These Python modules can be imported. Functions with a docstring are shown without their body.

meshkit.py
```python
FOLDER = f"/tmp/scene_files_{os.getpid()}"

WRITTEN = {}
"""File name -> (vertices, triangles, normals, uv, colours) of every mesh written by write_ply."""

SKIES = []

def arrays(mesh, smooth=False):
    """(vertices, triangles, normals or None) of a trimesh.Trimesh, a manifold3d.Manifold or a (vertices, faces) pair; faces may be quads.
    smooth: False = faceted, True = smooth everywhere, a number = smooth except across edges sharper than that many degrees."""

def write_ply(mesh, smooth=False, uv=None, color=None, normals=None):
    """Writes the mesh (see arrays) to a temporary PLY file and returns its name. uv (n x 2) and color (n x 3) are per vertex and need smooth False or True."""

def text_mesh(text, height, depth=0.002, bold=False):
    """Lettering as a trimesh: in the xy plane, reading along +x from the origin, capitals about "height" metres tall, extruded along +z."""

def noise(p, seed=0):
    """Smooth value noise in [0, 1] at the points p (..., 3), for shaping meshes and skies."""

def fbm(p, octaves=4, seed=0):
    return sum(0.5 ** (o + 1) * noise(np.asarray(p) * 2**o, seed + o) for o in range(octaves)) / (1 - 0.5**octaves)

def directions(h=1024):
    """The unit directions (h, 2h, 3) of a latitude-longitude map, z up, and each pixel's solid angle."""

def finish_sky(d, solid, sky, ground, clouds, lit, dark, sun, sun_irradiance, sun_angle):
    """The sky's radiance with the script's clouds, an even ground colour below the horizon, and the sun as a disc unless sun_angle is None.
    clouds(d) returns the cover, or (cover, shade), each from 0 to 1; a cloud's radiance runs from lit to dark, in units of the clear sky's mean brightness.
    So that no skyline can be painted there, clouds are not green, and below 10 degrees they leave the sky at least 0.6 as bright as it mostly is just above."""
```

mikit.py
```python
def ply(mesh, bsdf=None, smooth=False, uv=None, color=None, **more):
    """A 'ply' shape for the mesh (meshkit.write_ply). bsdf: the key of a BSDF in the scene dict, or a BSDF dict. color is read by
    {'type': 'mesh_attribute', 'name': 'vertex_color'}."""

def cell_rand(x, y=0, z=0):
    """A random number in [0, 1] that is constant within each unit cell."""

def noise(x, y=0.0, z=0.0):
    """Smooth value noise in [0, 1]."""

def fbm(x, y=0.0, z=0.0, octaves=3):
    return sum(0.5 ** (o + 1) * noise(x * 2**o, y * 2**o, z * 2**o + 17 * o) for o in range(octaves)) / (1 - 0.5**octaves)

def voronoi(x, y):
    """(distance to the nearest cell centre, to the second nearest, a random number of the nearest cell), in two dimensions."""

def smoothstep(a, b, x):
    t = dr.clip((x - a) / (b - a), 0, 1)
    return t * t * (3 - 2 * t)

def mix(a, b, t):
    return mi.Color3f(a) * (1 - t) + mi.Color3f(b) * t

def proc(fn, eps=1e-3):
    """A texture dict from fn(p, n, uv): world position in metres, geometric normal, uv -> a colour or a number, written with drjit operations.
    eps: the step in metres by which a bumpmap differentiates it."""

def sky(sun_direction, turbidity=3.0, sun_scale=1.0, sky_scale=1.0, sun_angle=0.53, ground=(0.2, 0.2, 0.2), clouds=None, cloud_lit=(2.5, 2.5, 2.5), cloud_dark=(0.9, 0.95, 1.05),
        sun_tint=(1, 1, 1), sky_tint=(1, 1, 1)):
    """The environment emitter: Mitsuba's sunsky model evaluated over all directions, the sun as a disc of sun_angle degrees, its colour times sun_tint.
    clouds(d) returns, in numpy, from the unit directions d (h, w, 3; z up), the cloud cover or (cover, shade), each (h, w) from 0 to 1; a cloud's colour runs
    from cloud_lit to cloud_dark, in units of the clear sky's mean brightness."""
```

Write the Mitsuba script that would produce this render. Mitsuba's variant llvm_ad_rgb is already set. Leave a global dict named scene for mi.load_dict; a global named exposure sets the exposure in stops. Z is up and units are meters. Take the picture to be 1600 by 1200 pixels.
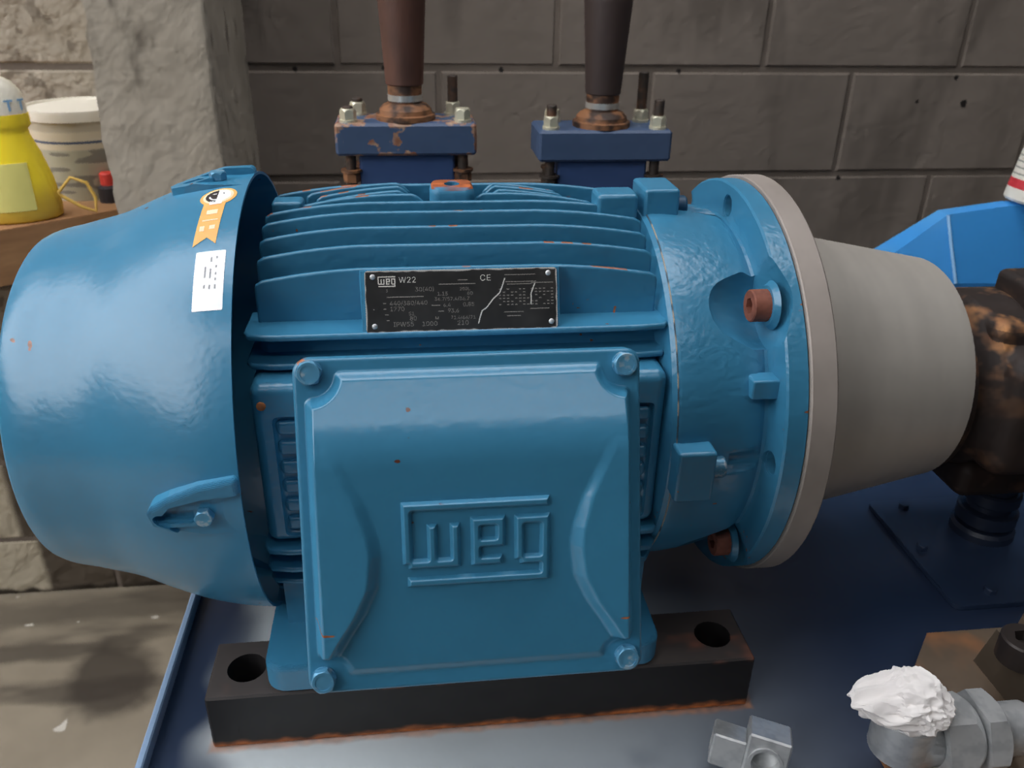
import math, random
import numpy as np, trimesh, mitsuba as mi, mikit, meshkit
import manifold3d as m3
import shapely
from shapely.geometry import Polygon, LineString, Point, box as sbox
from shapely.ops import unary_union
import drjit as dr
from mikit import noise, fbm, smoothstep, mix, proc
T = mi.ScalarTransform4f
scene, labels = {'type': 'scene'}, {}
random.seed(7); rng = np.random.default_rng(7)

# ------------------------------------------------------------------ camera, sky, exposure
# the motor's shaft is the x axis (z = 0); camera solved from the vanishing points and the flange circles
F_PX, PITCH, YAW, ROLL = 1330.0, math.radians(26.8813), math.radians(-7.1455), math.radians(1.1212)
CAM = np.array([0.0, -0.6804, 0.3436])
_fw = np.array([-math.sin(YAW) * math.cos(PITCH), math.cos(YAW) * math.cos(PITCH), -math.sin(PITCH)])
_r = np.array([math.cos(YAW), math.sin(YAW), 0.0]); _u = np.cross(_r, _fw)
_up = -_r * math.sin(ROLL) + _u * math.cos(ROLL)
scene['camera'] = {'type': 'thinlens', 'to_world': T().look_at(origin=CAM.tolist(), target=(CAM + _fw).tolist(), up=_up.tolist()),
                   'fov': math.degrees(2 * math.atan(800 / F_PX)), 'fov_axis': 'x', 'aperture_radius': 0.0011, 'focus_distance': 0.56,
                   'near_clip': 0.02, 'far_clip': 100.0}

def clouds(d):
    n = meshkit.fbm(d * 2.2, 4, 3)
    return np.ones(d.shape[:2]), np.clip(0.25 + 1.1 * (n - 0.5), 0, 1)
scene['sky'] = mikit.sky((-0.75, -0.2, 0.65), turbidity=5.0, sun_scale=0.0, clouds=clouds, cloud_lit=(2.3, 2.3, 2.35), cloud_dark=(1.5, 1.55, 1.65), ground=(0.12, 0.115, 0.105))
exposure = 3.98

# ------------------------------------------------------------------ materials
def S(r, g, b):
    return [((v / 255) / 12.92 if v / 255 <= 0.04045 else ((v / 255 + 0.055) / 1.055) ** 2.4) for v in (r, g, b)]
def C3(r, g, b): return mi.Color3f(*S(r, g, b))
def mat(name, d, bump=None, eps=6e-4):
    if bump is not None: d = {'type': 'bumpmap', 'arbitrary': proc(bump, eps), 'scale': 1.0, 'bsdf': d}
    scene[name] = {'type': 'twosided', 'bsdf': d}
def prin(col, rough=0.5, **k):
    return {'type': 'principled', 'base_color': col if isinstance(col, dict) else {'type': 'rgb', 'value': col}, 'roughness': rough if isinstance(rough, dict) else float(rough), **k}
RUST_D, RUST_L, PAINT = S(88, 52, 38), S(176, 104, 66), S(56, 124, 158)

def paint_fn(p, n, uv):
    c = mix(PAINT, [v * 0.86 for v in PAINT], fbm(p.x * 30, p.y * 30, p.z * 30))
    top = smoothstep(0.55, 0.8, n.z) * smoothstep(0.125, 0.14, p.z) * smoothstep(0.02, 0.03, p.x + 0.14) * smoothstep(0.195, 0.185, p.x)
    chip = smoothstep(0.70, 0.74, noise(p.x * 130, p.y * 160, p.z * 60)) * smoothstep(0.56, 0.62, noise(p.x * 26, p.y * 40, 3.0)) * top
    chip2 = smoothstep(0.88, 0.90, noise(p.x * 280, p.y * 280, p.z * 280)) * smoothstep(0.70, 0.74, noise(p.x * 22, p.y * 22, p.z * 22))
    return mix(c, mix(RUST_L, RUST_D, noise(p.x * 300, p.y * 300, p.z * 300)), dr.clip(chip + chip2, 0, 1))
peel = lambda p, n, uv: 0.0006 * fbm(p.x * 230, p.y * 230, p.z * 230, 3)
mat('paint_cast', prin(proc(paint_fn), 0.30, specular=0.7, clearcoat=0.25, clearcoat_gloss=0.75), peel)
peel2 = lambda p, n, uv: 0.00015 * fbm(p.x * 260, p.y * 260, p.z * 260, 2)
def cover_fn(p, n, uv):
    c = mix(PAINT, [v * 0.9 for v in PAINT], fbm(p.x * 20, p.y * 20, p.z * 20))
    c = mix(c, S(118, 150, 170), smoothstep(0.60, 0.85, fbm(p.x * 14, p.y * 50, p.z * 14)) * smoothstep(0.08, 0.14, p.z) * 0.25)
    chip2 = smoothstep(0.90, 0.92, noise(p.x * 170, p.y * 170, p.z * 170)) * smoothstep(0.66, 0.70, noise(p.x * 17, p.y * 17, p.z * 17))
    for x, z, rx, rz in ((-0.0570, 0.0010, 0.0065, 0.0007), (0.1152, 0.0, 0.004, 0.0007), (-0.0640, 0.1405, 0.003, 0.0035), (-0.005, 0.1455, 0.0015, 0.001), (0.0674, 0.142, 0.0012, 0.001), (-0.2785, 0.0968, 0.0022, 0.0012), (-0.2655, 0.0955, 0.0016, 0.0030)):
        d = dr.sqrt(dr.square((p.x - x) / rx) + dr.square((p.z - z) / rz)) + 0.8 * (noise(p.x * 500, p.y * 500, p.z * 500) - 0.5)
        c = mix(c, mix(RUST_L, RUST_D, noise(p.x * 400, p.z * 400)), (1 - smoothstep(0.7, 1.1, d)) * smoothstep(0.0, -0.02, p.y))
    return mix(c, RUST_D, chip2)
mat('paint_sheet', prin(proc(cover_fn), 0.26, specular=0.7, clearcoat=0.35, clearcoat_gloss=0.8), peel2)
mat('paint_dark', prin(S(36, 76, 104), 0.45))
mat('rusty_boss', prin(proc(lambda p, n, uv: mix(PAINT, mix(S(196, 106, 58), RUST_D, noise(p.x * 200, p.y * 200, p.z * 200)), smoothstep(0.45, 0.6, n.z) * smoothstep(0.25, 0.45, noise(p.x * 90 + 4, p.y * 90, 1.5)))), 0.5), peel)
mat('rust_bolt', prin(proc(lambda p, n, uv: mix(S(140, 84, 66), S(98, 56, 44), fbm(p.x * 150, p.y * 150, p.z * 150))), 0.75), lambda p, n, uv: 0.0002 * noise(p.x * 500, p.y * 500, p.z * 500))
mat('orange_rust', prin(proc(lambda p, n, uv: mix(S(205, 128, 76), S(120, 66, 40), fbm(p.x * 140, p.y * 140, p.z * 140))), 0.85))
mat('plated_bolt', prin(proc(lambda p, n, uv: mix(S(72, 124, 152), S(150, 160, 166), smoothstep(0.45, 0.75, fbm(p.x * 300, p.y * 300, p.z * 300)))), 0.32, metallic=0.3))
mat('bolt_paint', prin(proc(lambda p, n, uv: mix(S(84, 146, 180), S(150, 176, 190), smoothstep(0.55, 0.75, fbm(p.x * 200, p.y * 200, p.z * 200)))), 0.28, metallic=0.25))
mat('zinc', prin(proc(lambda p, n, uv: mix(S(196, 198, 198), S(178, 181, 182), smoothstep(0.35, 0.75, fbm(p.x * 120, p.y * 120, p.z * 120)))), 0.32, metallic=0.5), lambda p, n, uv: 0.00008 * fbm(p.x * 300, p.y * 300, p.z * 300))
mat('nut_metal', prin(S(215, 210, 185), 0.35, metallic=0.5))
mat('rod_chrome', prin(S(205, 202, 196), 0.25, metallic=0.6))
mat('dark_steel', prin(proc(lambda p, n, uv: mix(S(62, 54, 48), S(98, 70, 52), smoothstep(0.45, 0.7, fbm(p.x * 70, p.y * 70, p.z * 70)))), 0.55, metallic=0.2))
mat('aluminium_cone', prin(proc(lambda p, n, uv: mix(S(204, 198, 188), S(186, 180, 171), fbm(p.x * 60, p.y * 12, p.z * 12))), 0.40, metallic=0.4), lambda p, n, uv: 0.00003 * noise(p.x * 1500, p.y * 20, p.z * 20))
mat('aluminium_ring', prin(proc(lambda p, n, uv: mix(S(166, 156, 148), S(150, 141, 133), fbm(p.x * 40, p.y * 40, p.z * 40))), 0.6, metallic=0.3))
def plate_fn(p, n, uv):
    c = mix(S(58, 56, 54), S(36, 35, 34), fbm(p.x * 60, p.z * 60, 1.0))
    d = dr.minimum(dr.minimum(p.x + 0.0339, 0.1027 - p.x), dr.minimum((p.z - 0.1021), 0.1425 - p.z) * 1.08)
    edge = 1 - smoothstep(0.0003, 0.0013, d + 0.0012 * (noise(p.x * 260, p.z * 260) - 0.45))
    return mix(c, S(196, 192, 186), edge)
mat('plate_black', prin(proc(plate_fn), 0.42, metallic=0.35))
mat('plate_print', prin(S(128, 122, 116), 0.5, metallic=0.3))
mat('plate_print_light', prin(S(205, 200, 192), 0.45, metallic=0.3))
def tank_fn(p, n, uv):
    c = mix(S(44, 58, 84), S(38, 50, 72), fbm(p.x * 8, p.y * 8, p.z * 8))
    dust_and_light = smoothstep(0.12, 0.46, fbm(p.x * 9 + 2, p.y * 9, 0.5, 4)) * smoothstep(0.42, -0.10, p.x) * smoothstep(0.30, -0.10, p.y) * smoothstep(-0.195, -0.150, p.x + 0.03 * (noise(p.x * 30, p.y * 30) - 0.5))  # pale dust, whitened in place of light; left off a dark strip by the lip
    c = mix(c, S(206, 214, 216), dust_and_light * 0.92)
    rim = smoothstep(0.006, 0.0, dr.maximum(dr.abs(p.x - 0.05) - 0.2245, dr.abs(p.y + 0.146) - 0.0315) + 0.003 * (noise(p.x * 120, p.y * 120) - 0.5)) * smoothstep(-0.236, -0.233, p.z)
    return mix(c, mix(S(214, 140, 80), S(150, 104, 70), noise(p.x * 200, p.y * 200)), rim * 0.9)
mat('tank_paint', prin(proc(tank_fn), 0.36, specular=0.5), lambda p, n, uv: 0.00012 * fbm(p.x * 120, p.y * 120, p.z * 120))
mat('lip_paint', prin(S(140, 166, 196), 0.35))
mat('plate_paint', prin(S(46, 61, 86), 0.38))
def bar_fn(p, n, uv):
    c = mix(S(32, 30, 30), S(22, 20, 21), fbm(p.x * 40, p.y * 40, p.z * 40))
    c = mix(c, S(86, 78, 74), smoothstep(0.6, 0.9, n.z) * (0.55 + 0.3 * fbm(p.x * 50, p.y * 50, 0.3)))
    low = smoothstep(-0.2255, -0.2335, p.z + 0.010 * (fbm(p.x * 60, p.y * 60, 2.0) - 0.5))
    c = mix(c, mix(S(206, 120, 60), S(120, 66, 40), noise(p.x * 180, p.y * 180, p.z * 400)), low)
    edge = smoothstep(-0.1845, -0.1805, p.z) * smoothstep(0.45, 0.6, noise(p.x * 70, p.y * 70, p.z * 70))
    return mix(c, S(140, 84, 62), edge * 0.75 * smoothstep(0.5, 0.7, fbm(p.x * 22, p.y * 40, 7.0)))
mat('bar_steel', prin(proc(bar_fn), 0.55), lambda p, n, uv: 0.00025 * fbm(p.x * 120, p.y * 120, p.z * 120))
mat('bar_hole', prin(S(70, 40, 30), 0.5))
def wall_holes(p, c):
    for hx, hz, hr in ((-0.198, 0.149, 0.0055), (-0.04, 0.151, 0.0045), (0.176, 0.150, 0.005), (0.515, 0.148, 0.005), (1.077, 0.139, 0.006), (1.106, 0.090, 0.0085), (1.006, 0.094, 0.0045), (0.873, -0.057, 0.006)):
        d = dr.sqrt(dr.square(p.x - hx) + dr.square(p.z - hz)) + 0.003 * (noise(p.x * 250, p.z * 250) - 0.5)
        c = mix(c, S(34, 30, 28), 1 - smoothstep(hr * 0.7, hr, d))
    return c
def block_fn(p, n, uv):
    left = smoothstep(-0.40, -0.46, p.x)
    c = mix(S(138, 127, 117), S(110, 101, 92), fbm(p.x * 5, p.z * 3, 0.2, 4))
    c = mix(c, S(94, 86, 78), smoothstep(0.55, 0.8, fbm(p.x * 11, p.z * 3.2, 4.0, 4)) * 0.7)
    rough = mix(S(176, 166, 150), S(132, 122, 107), fbm(p.x * 14, p.z * 14, 1.0, 4))
    rough = mix(rough, S(92, 82, 70), smoothstep(0.6, 0.72, fbm(p.x * 40, p.z * 40, 5.0)) * 0.6)
    low = mix(S(168, 158, 138), mix(S(92, 82, 70), S(70, 62, 52), fbm(p.x * 9, p.z * 9, 2.)), smoothstep(0.0, 0.02, p.x + 0.90 - 0.03 * smoothstep(-0.848, -0.852, p.z)))  # dark to the right: painted-in shade above the joint, darker blocks below
    rough = mix(rough, low, smoothstep(-0.40, -0.52, p.z))
    rough = mix(rough, S(44, 38, 30), smoothstep(-0.982, -0.994, p.z + 0.012 * (noise(p.x * 40, 1.0) - 0.5)))
    c = mix(c, rough, left)
    return wall_holes(p, c)
def block_bump(p, n, uv):
    left = smoothstep(-0.40, -0.46, p.x)
    return 0.002 * fbm(p.x * 60, p.z * 60, 0.0, 3) + left * 0.011 * fbm(p.x * 40, p.z * 40, 2.0, 4)
mat('block', prin(proc(block_fn), 0.8, specular=0.25), block_bump, 1.2e-3)
mat('mortar', prin(proc(lambda p, n, uv: wall_holes(p, mix(S(118, 107, 97), S(92, 83, 74), fbm(p.x * 12, p.z * 30, 0.)))), 0.9))
mat('pillar_concrete', prin(proc(lambda p, n, uv: mix(mix(S(172, 163, 148), S(138, 129, 115), fbm(p.x * 14, p.y * 14, p.z * 5, 4)), S(92, 84, 74), smoothstep(0.60, 0.78, fbm(p.x * 26, p.y * 26, p.z * 9, 4)) * 0.8)), 0.9), lambda p, n, uv: 0.006 * fbm(p.x * 45, p.y * 45, p.z * 28, 4), 1.2e-3)
def floor_fn(p, n, uv):
    c = mix(S(176, 164, 143), S(132, 121, 104), fbm(p.x * 5, p.y * 5, 0., 4))
    c = mix(c, S(80, 72, 62), smoothstep(0.55, 0.75, fbm(p.x * 3 + 9, p.y * 9, 1., 4)) * 0.8)
    d = dr.sqrt(dr.square((p.x + 0.64) / 0.11) + dr.square((p.y - 0.69) / 0.11)) + 0.5 * (fbm(p.x * 16, p.y * 16, 0.) - 0.5)
    c = mix(c, S(62, 54, 46), (1 - smoothstep(0.6, 1.15, d)) * 0.85)
    c = mix(c, S(60, 53, 45), (1 - smoothstep(0.02, 0.12, dr.abs(p.y - 0.90) + 0.1 * (fbm(p.x * 8, p.y * 20, 3.) - 0.4))) * 0.6)
    return mix(c, S(210, 204, 192), smoothstep(0.955, 0.97, noise(p.x * 30, p.y * 30, 2.)))
mat('floor_concrete', prin(proc(floor_fn), 0.8), lambda p, n, uv: 0.002 * fbm(p.x * 60, p.y * 60, 0., 3), 1.5e-3)
mat('roof_sheet', prin(S(104, 103, 100), 0.7))
mat('plain_wall', prin(S(58, 55, 52), 0.9))
def valve_fn(p, n, uv):
    c = mix(S(66, 86, 116), S(56, 74, 102), fbm(p.x * 30, p.y * 30, p.z * 30))
    ed = dr.minimum(dr.minimum(p.x + 0.0845, 0.0815 - p.x), dr.minimum(0.163 - p.z, p.z - 0.126))
    w = smoothstep(0.62, 0.70, fbm(p.x * 70, p.y * 70, p.z * 70, 4) + 0.16 * smoothstep(0.007, 0.0, ed)) * smoothstep(0.115, 0.105, p.x)
    return mix(c, mix(S(168, 140, 118), S(120, 66, 40), noise(p.x * 160, p.y * 160, p.z * 160)), w)
mat('valve_paint', prin(proc(valve_fn), 0.5))
mat('valve_body_paint', prin(S(56, 80, 124), 0.5))
mat('sleeve_rust', prin(proc(lambda p, n, uv: mix(S(104, 68, 54), S(66, 48, 42), fbm(p.x * 60, p.y * 60, p.z * 18, 4))), 0.55))
mat('sleeve_dark', prin(S(64, 52, 49), 0.5))
mat('gland_rust', prin(proc(lambda p, n, uv: mix(S(138, 94, 62), S(56, 40, 32), smoothstep(0.35, 0.65, fbm(p.x * 70, p.y * 70, p.z * 70)))), 0.6))
def pump_fn(p, n, uv):
    up = (0.10 + 0.9 * smoothstep(0.1, 0.8, n.z)) * smoothstep(0.50, 0.68, fbm(p.x * 34, p.y * 34, p.z * 34, 4))
    return mix(mix(S(30, 26, 25), S(48, 35, 29), fbm(p.x * 40, p.y * 40, p.z * 40)), mix(S(206, 146, 92), S(112, 68, 42), noise(p.x * 120, p.y * 120, p.z * 120)), up)
mat('pump_iron', prin(proc(pump_fn), 0.65), lambda p, n, uv: 0.0006 * fbm(p.x * 110, p.y * 110, p.z * 110))
mat('pipe_paint', prin(S(34, 44, 62), 0.4))
def rust_fn(p, n, uv):
    c = mix(S(122, 104, 86), S(92, 78, 64), fbm(p.x * 26, p.y * 26, p.z * 26, 4))
    return mix(c, S(170, 112, 68), smoothstep(0.52, 0.75, fbm(p.x * 18 + 3, p.y * 18, p.z * 18, 4)) * 0.75)
mat('rust_plate', prin(proc(rust_fn), 0.7), lambda p, n, uv: 0.0005 * fbm(p.x * 120, p.y * 120, p.z * 120))
mat('bracket_iron', prin(proc(lambda p, n, uv: mix(S(98, 86, 72), S(66, 58, 48), fbm(p.x * 30, p.y * 30, p.z * 30))), 0.6))
mat('black_screw', prin(S(58, 52, 50), 0.4, metallic=0.4))
mat('paper', prin(S(236, 232, 228), 0.9))
mat('container_blue', prin(proc(lambda p, n, uv: mix(S(62, 148, 220), S(92, 162, 216), smoothstep(0.4, 0.7, fbm(p.x * 9, p.y * 9, p.z * 9)))), 0.4))
mat('container_highlight', prin(S(150, 200, 240), 0.35))  # pale blue standing in for the highlight along the container crease
mat('worn_joint', prin(proc(lambda p, n, uv: mix(S(150, 146, 136), S(60, 84, 98), smoothstep(0.4, 0.6, noise(p.x * 90, p.y * 90, p.z * 90)))), 0.5))
mat('bottle_white', prin(S(226, 222, 208), 0.5))
mat('bottle_red', prin(S(206, 58, 66), 0.5))
mat('bottle_grey', prin(S(150, 150, 142), 0.5))
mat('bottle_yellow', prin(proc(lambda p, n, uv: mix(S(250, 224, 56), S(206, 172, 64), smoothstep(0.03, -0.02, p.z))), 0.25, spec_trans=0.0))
mat('bottle_cream', prin(S(232, 226, 208), 0.35))
mat('yellow_label', prin(S(214, 206, 120), 0.5))
mat('label_blue', prin(S(130, 170, 205), 0.5))
mat('bucket_white', prin(S(226, 220, 204), 0.45))
def bucket_fn(p, n, uv):
    c = mix(S(206, 196, 172), S(184, 176, 156), smoothstep(0.5, 0.8, noise(p.z * 120, 1.0)))
    c = mix(c, S(70, 84, 108), smoothstep(0.003, 0.001, dr.abs(p.z - 0.056)))
    g = smoothstep(0.046, 0.042, p.z)
    lab = mix(S(176, 174, 152), S(132, 130, 118), smoothstep(0.55, 0.6, noise(p.x * 30, p.z * 160)))
    return mix(c, lab, g)
mat('bucket_label', prin(proc(bucket_fn), 0.5))
mat('wood', prin(proc(lambda p, n, uv: mix(S(176, 134, 92), S(126, 88, 58), fbm(p.x * 10 + p.y * 8, p.z * 60, 0.5, 4))), 0.7))
mat('wire_yellow', prin(S(214, 176, 84), 0.6))
mat('plastic_black', prin(S(38, 36, 40), 0.5))
mat('plastic_red', prin(S(206, 62, 52), 0.5))
mat('sticker_white', prin(S(246, 248, 250), 0.4))
mat('sticker_orange', prin(S(240, 178, 104), 0.45))
mat('sticker_cream', prin(S(244, 222, 186), 0.45))
mat('sticker_black', prin(S(52, 46, 44), 0.45))
mat('ink_grey', prin(S(150, 152, 156), 0.5))
mat('dark_gasket', prin(S(30, 30, 32), 0.8))  # near-black strip behind the terminal cover

# ------------------------------------------------------------------ mesh helpers
M = m3.Manifold; CS = m3.CrossSection
def obj(key, mesh, mt, smooth=35, label=None, cat=None, group=None, kind=None):
    if key in scene:
        i = 1
        while f'{key}_{i:03d}' in scene: i += 1
        key = f'{key}_{i:03d}'
    scene[key] = mikit.ply(mesh, mt, smooth=smooth)
    tag(key, label, cat, group, kind)
    return key
def tag(key, label=None, cat=None, group=None, kind=None):
    d = {k: v for k, v in dict(label=label, category=cat, group=group, kind=kind).items() if v}
    if d: labels[key] = d
def tm(m):
    if isinstance(m, trimesh.Trimesh): return m
    q = m.to_mesh(); return trimesh.Trimesh(q.vert_properties[:, :3], q.tri_verts, process=False)
def cat(*ms): return trimesh.util.concatenate([tm(m) for m in ms])
def rbox(x0, x1, y0, y1, z0, z1, r=0.002, seg=12):
    r = min(r, (x1 - x0) / 2.01, (y1 - y0) / 2.01, (z1 - z0) / 2.01)
    s = M.sphere(r, seg); out = []
    for x in (x0 + r, x1 - r):
        for y in (y0 + r, y1 - r):
            for z in (z0 + r, z1 - r): out.append(s.translate([x, y, z]))
    return M.batch_hull(out)
def cbox(x0, x1, y0, y1, z0, z1, c=0.001):
    pts = []
    for x, sx in ((x0, 1), (x1, -1)):
        for y, sy in ((y0, 1), (y1, -1)):
            for z, sz in ((z0, 1), (z1, -1)):
                pts += [(x + sx * c, y + sy * c, z), (x + sx * c, y, z + sz * c), (x, y + sy * c, z + sz * c)]
    return M.hull_points(np.array(pts, np.float32))
def lathe(prof, axis='z', o=(0, 0, 0), seg=96):
    """closed profile polygon [(t, r)...] with r >= 0, turned about the axis through o"""
    pts = np.array([(r, t) for t, r in prof], float)
    a = np.sum(pts[:, 0] * np.roll(pts[:, 1], -1) - np.roll(pts[:, 0], -1) * pts[:, 1])
    if a < 0: pts = pts[::-1]
    m = CS([pts]).revolve(seg)
    if axis == 'x': m = m.rotate([0, 90, 0])
    if axis == 'y': m = m.rotate([-90, 0, 0])
    return m.translate(list(o))
def solid(prof, axis='z', o=(0, 0, 0), seg=64):
    return lathe([(prof[0][0], 0.0)] + list(prof) + [(prof[-1][0], 0.0)], axis, o, seg)
def prism(poly, h, bevel=0.0, plane='xy', at=0.0):
    """convex or not polygon extruded by h, its two faces bevelled (shapely polygon or points)"""
    P = poly if isinstance(poly, Polygon) else Polygon(poly)
    def cs(q): 
        ext = [np.array(q.exterior.coords)[:-1]] + [np.array(i.coords)[:-1] for i in q.interiors]
        return CS(ext, m3.FillRule.EvenOdd)
    if bevel <= 0: m = cs(P).extrude(h)
    else:
        m = cs(P).extrude(h - 2 * bevel).translate([0, 0, bevel])
        for g_ in np.radians([0, 15, 30, 45, 60, 75, 90]):
            k, dz = math.sin(g_), bevel * (1 - math.cos(g_))
            q = P.buffer(-dz, join_style='mitre')
            if q.is_empty: continue
            for qq in getattr(q, 'geoms', [q]): m = m + cs(qq).extrude(h - 2 * (bevel - bevel * k)).translate([0, 0, bevel - bevel * k])
    if plane == 'xz': m = m.rotate([90, 0, 0]).translate([0, at + h, 0])      # (x, y)->(x, z), thickness at..at+h along y
    elif plane == 'yz': m = m.rotate([90, 0, 90]).translate([at, 0, 0])
    else: m = m.translate([0, 0, at])
    return m
def round_prism_xz(pts, y0, y1, r):
    """convex outline in (x, z) with rounded edges, between y0 and y1"""
    P = Polygon(pts); out = []
    for k in range(5):
        a = math.pi / 2 * k / 4
        q = P.buffer(-r * (1 - math.sin(a)), join_style='mitre')
        c = np.array(q.exterior.coords)[:-1]
        for y in (y0 + r * (1 - math.cos(a)), y1 - r * (1 - math.cos(a))):
            out.append(np.c_[c[:, 0], np.full(len(c), y), c[:, 1]])
    return M.hull_points(np.vstack(out).astype(np.float32))
def hexhead(af, h, seg=48):
    """hexagon bolt head along +z from 0, chamfered top, with a small round washer face"""
    R = af / math.sqrt(3)
    m = M.cylinder(h, R, R, 6)
    return m ^ solid([(0, R * 1.01), (h * 0.72, R * 1.01), (h, R * 0.82)], seg=seg)
def tube(points, r, sides=10, closed=False):
    p = np.asarray(points, float); n = len(p)
    t = np.gradient(p, axis=0) if not closed else np.roll(p, -1, 0) - np.roll(p, 1, 0)
    t /= np.linalg.norm(t, axis=1, keepdims=True)
    a = np.cross(t[0], [0.3, 0.2, 1]); a /= np.linalg.norm(a); A = []
    for k in range(n):
        a = a - t[k] * (a @ t[k]); a /= np.linalg.norm(a); A.append(a.copy())
    A = np.array(A); B = np.cross(t, A); g = np.linspace(0, 2 * np.pi, sides, endpoint=False)
    rr = np.broadcast_to(r, (n,))[:, None, None]
    v = (p[:, None] + rr * (np.cos(g)[None, :, None] * A[:, None] + np.sin(g)[None, :, None] * B[:, None])).reshape(-1, 3)
    f = []
    for i in range(n if closed else n - 1):
        for j in range(sides):
            q = [i * sides + j, i * sides + (j + 1) % sides, ((i + 1) % n) * sides + (j + 1) % sides, ((i + 1) % n) * sides + j]
            f += [[q[0], q[1], q[2]], [q[0], q[2], q[3]]]
    if not closed:
        v = np.vstack([v, p[:1], p[-1:]]); c0, c1 = len(v) - 2, len(v) - 1
        for j in range(sides):
            f += [[c0, (j + 1) % sides, j], [c1, (n - 1) * sides + j, (n - 1) * sides + (j + 1) % sides]]
    return trimesh.Trimesh(v, f, process=False)
def frame(c, x, y, z, m):
    """manifold or mesh m from local axes x, y, z at c into the world"""
    A = np.c_[x, y, z, c]
    if isinstance(m, trimesh.Trimesh):
        m = m.copy(); m.vertices = m.vertices @ A[:, :3].T + c; return m
    return m.transform(A.astype(np.float32))

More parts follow.
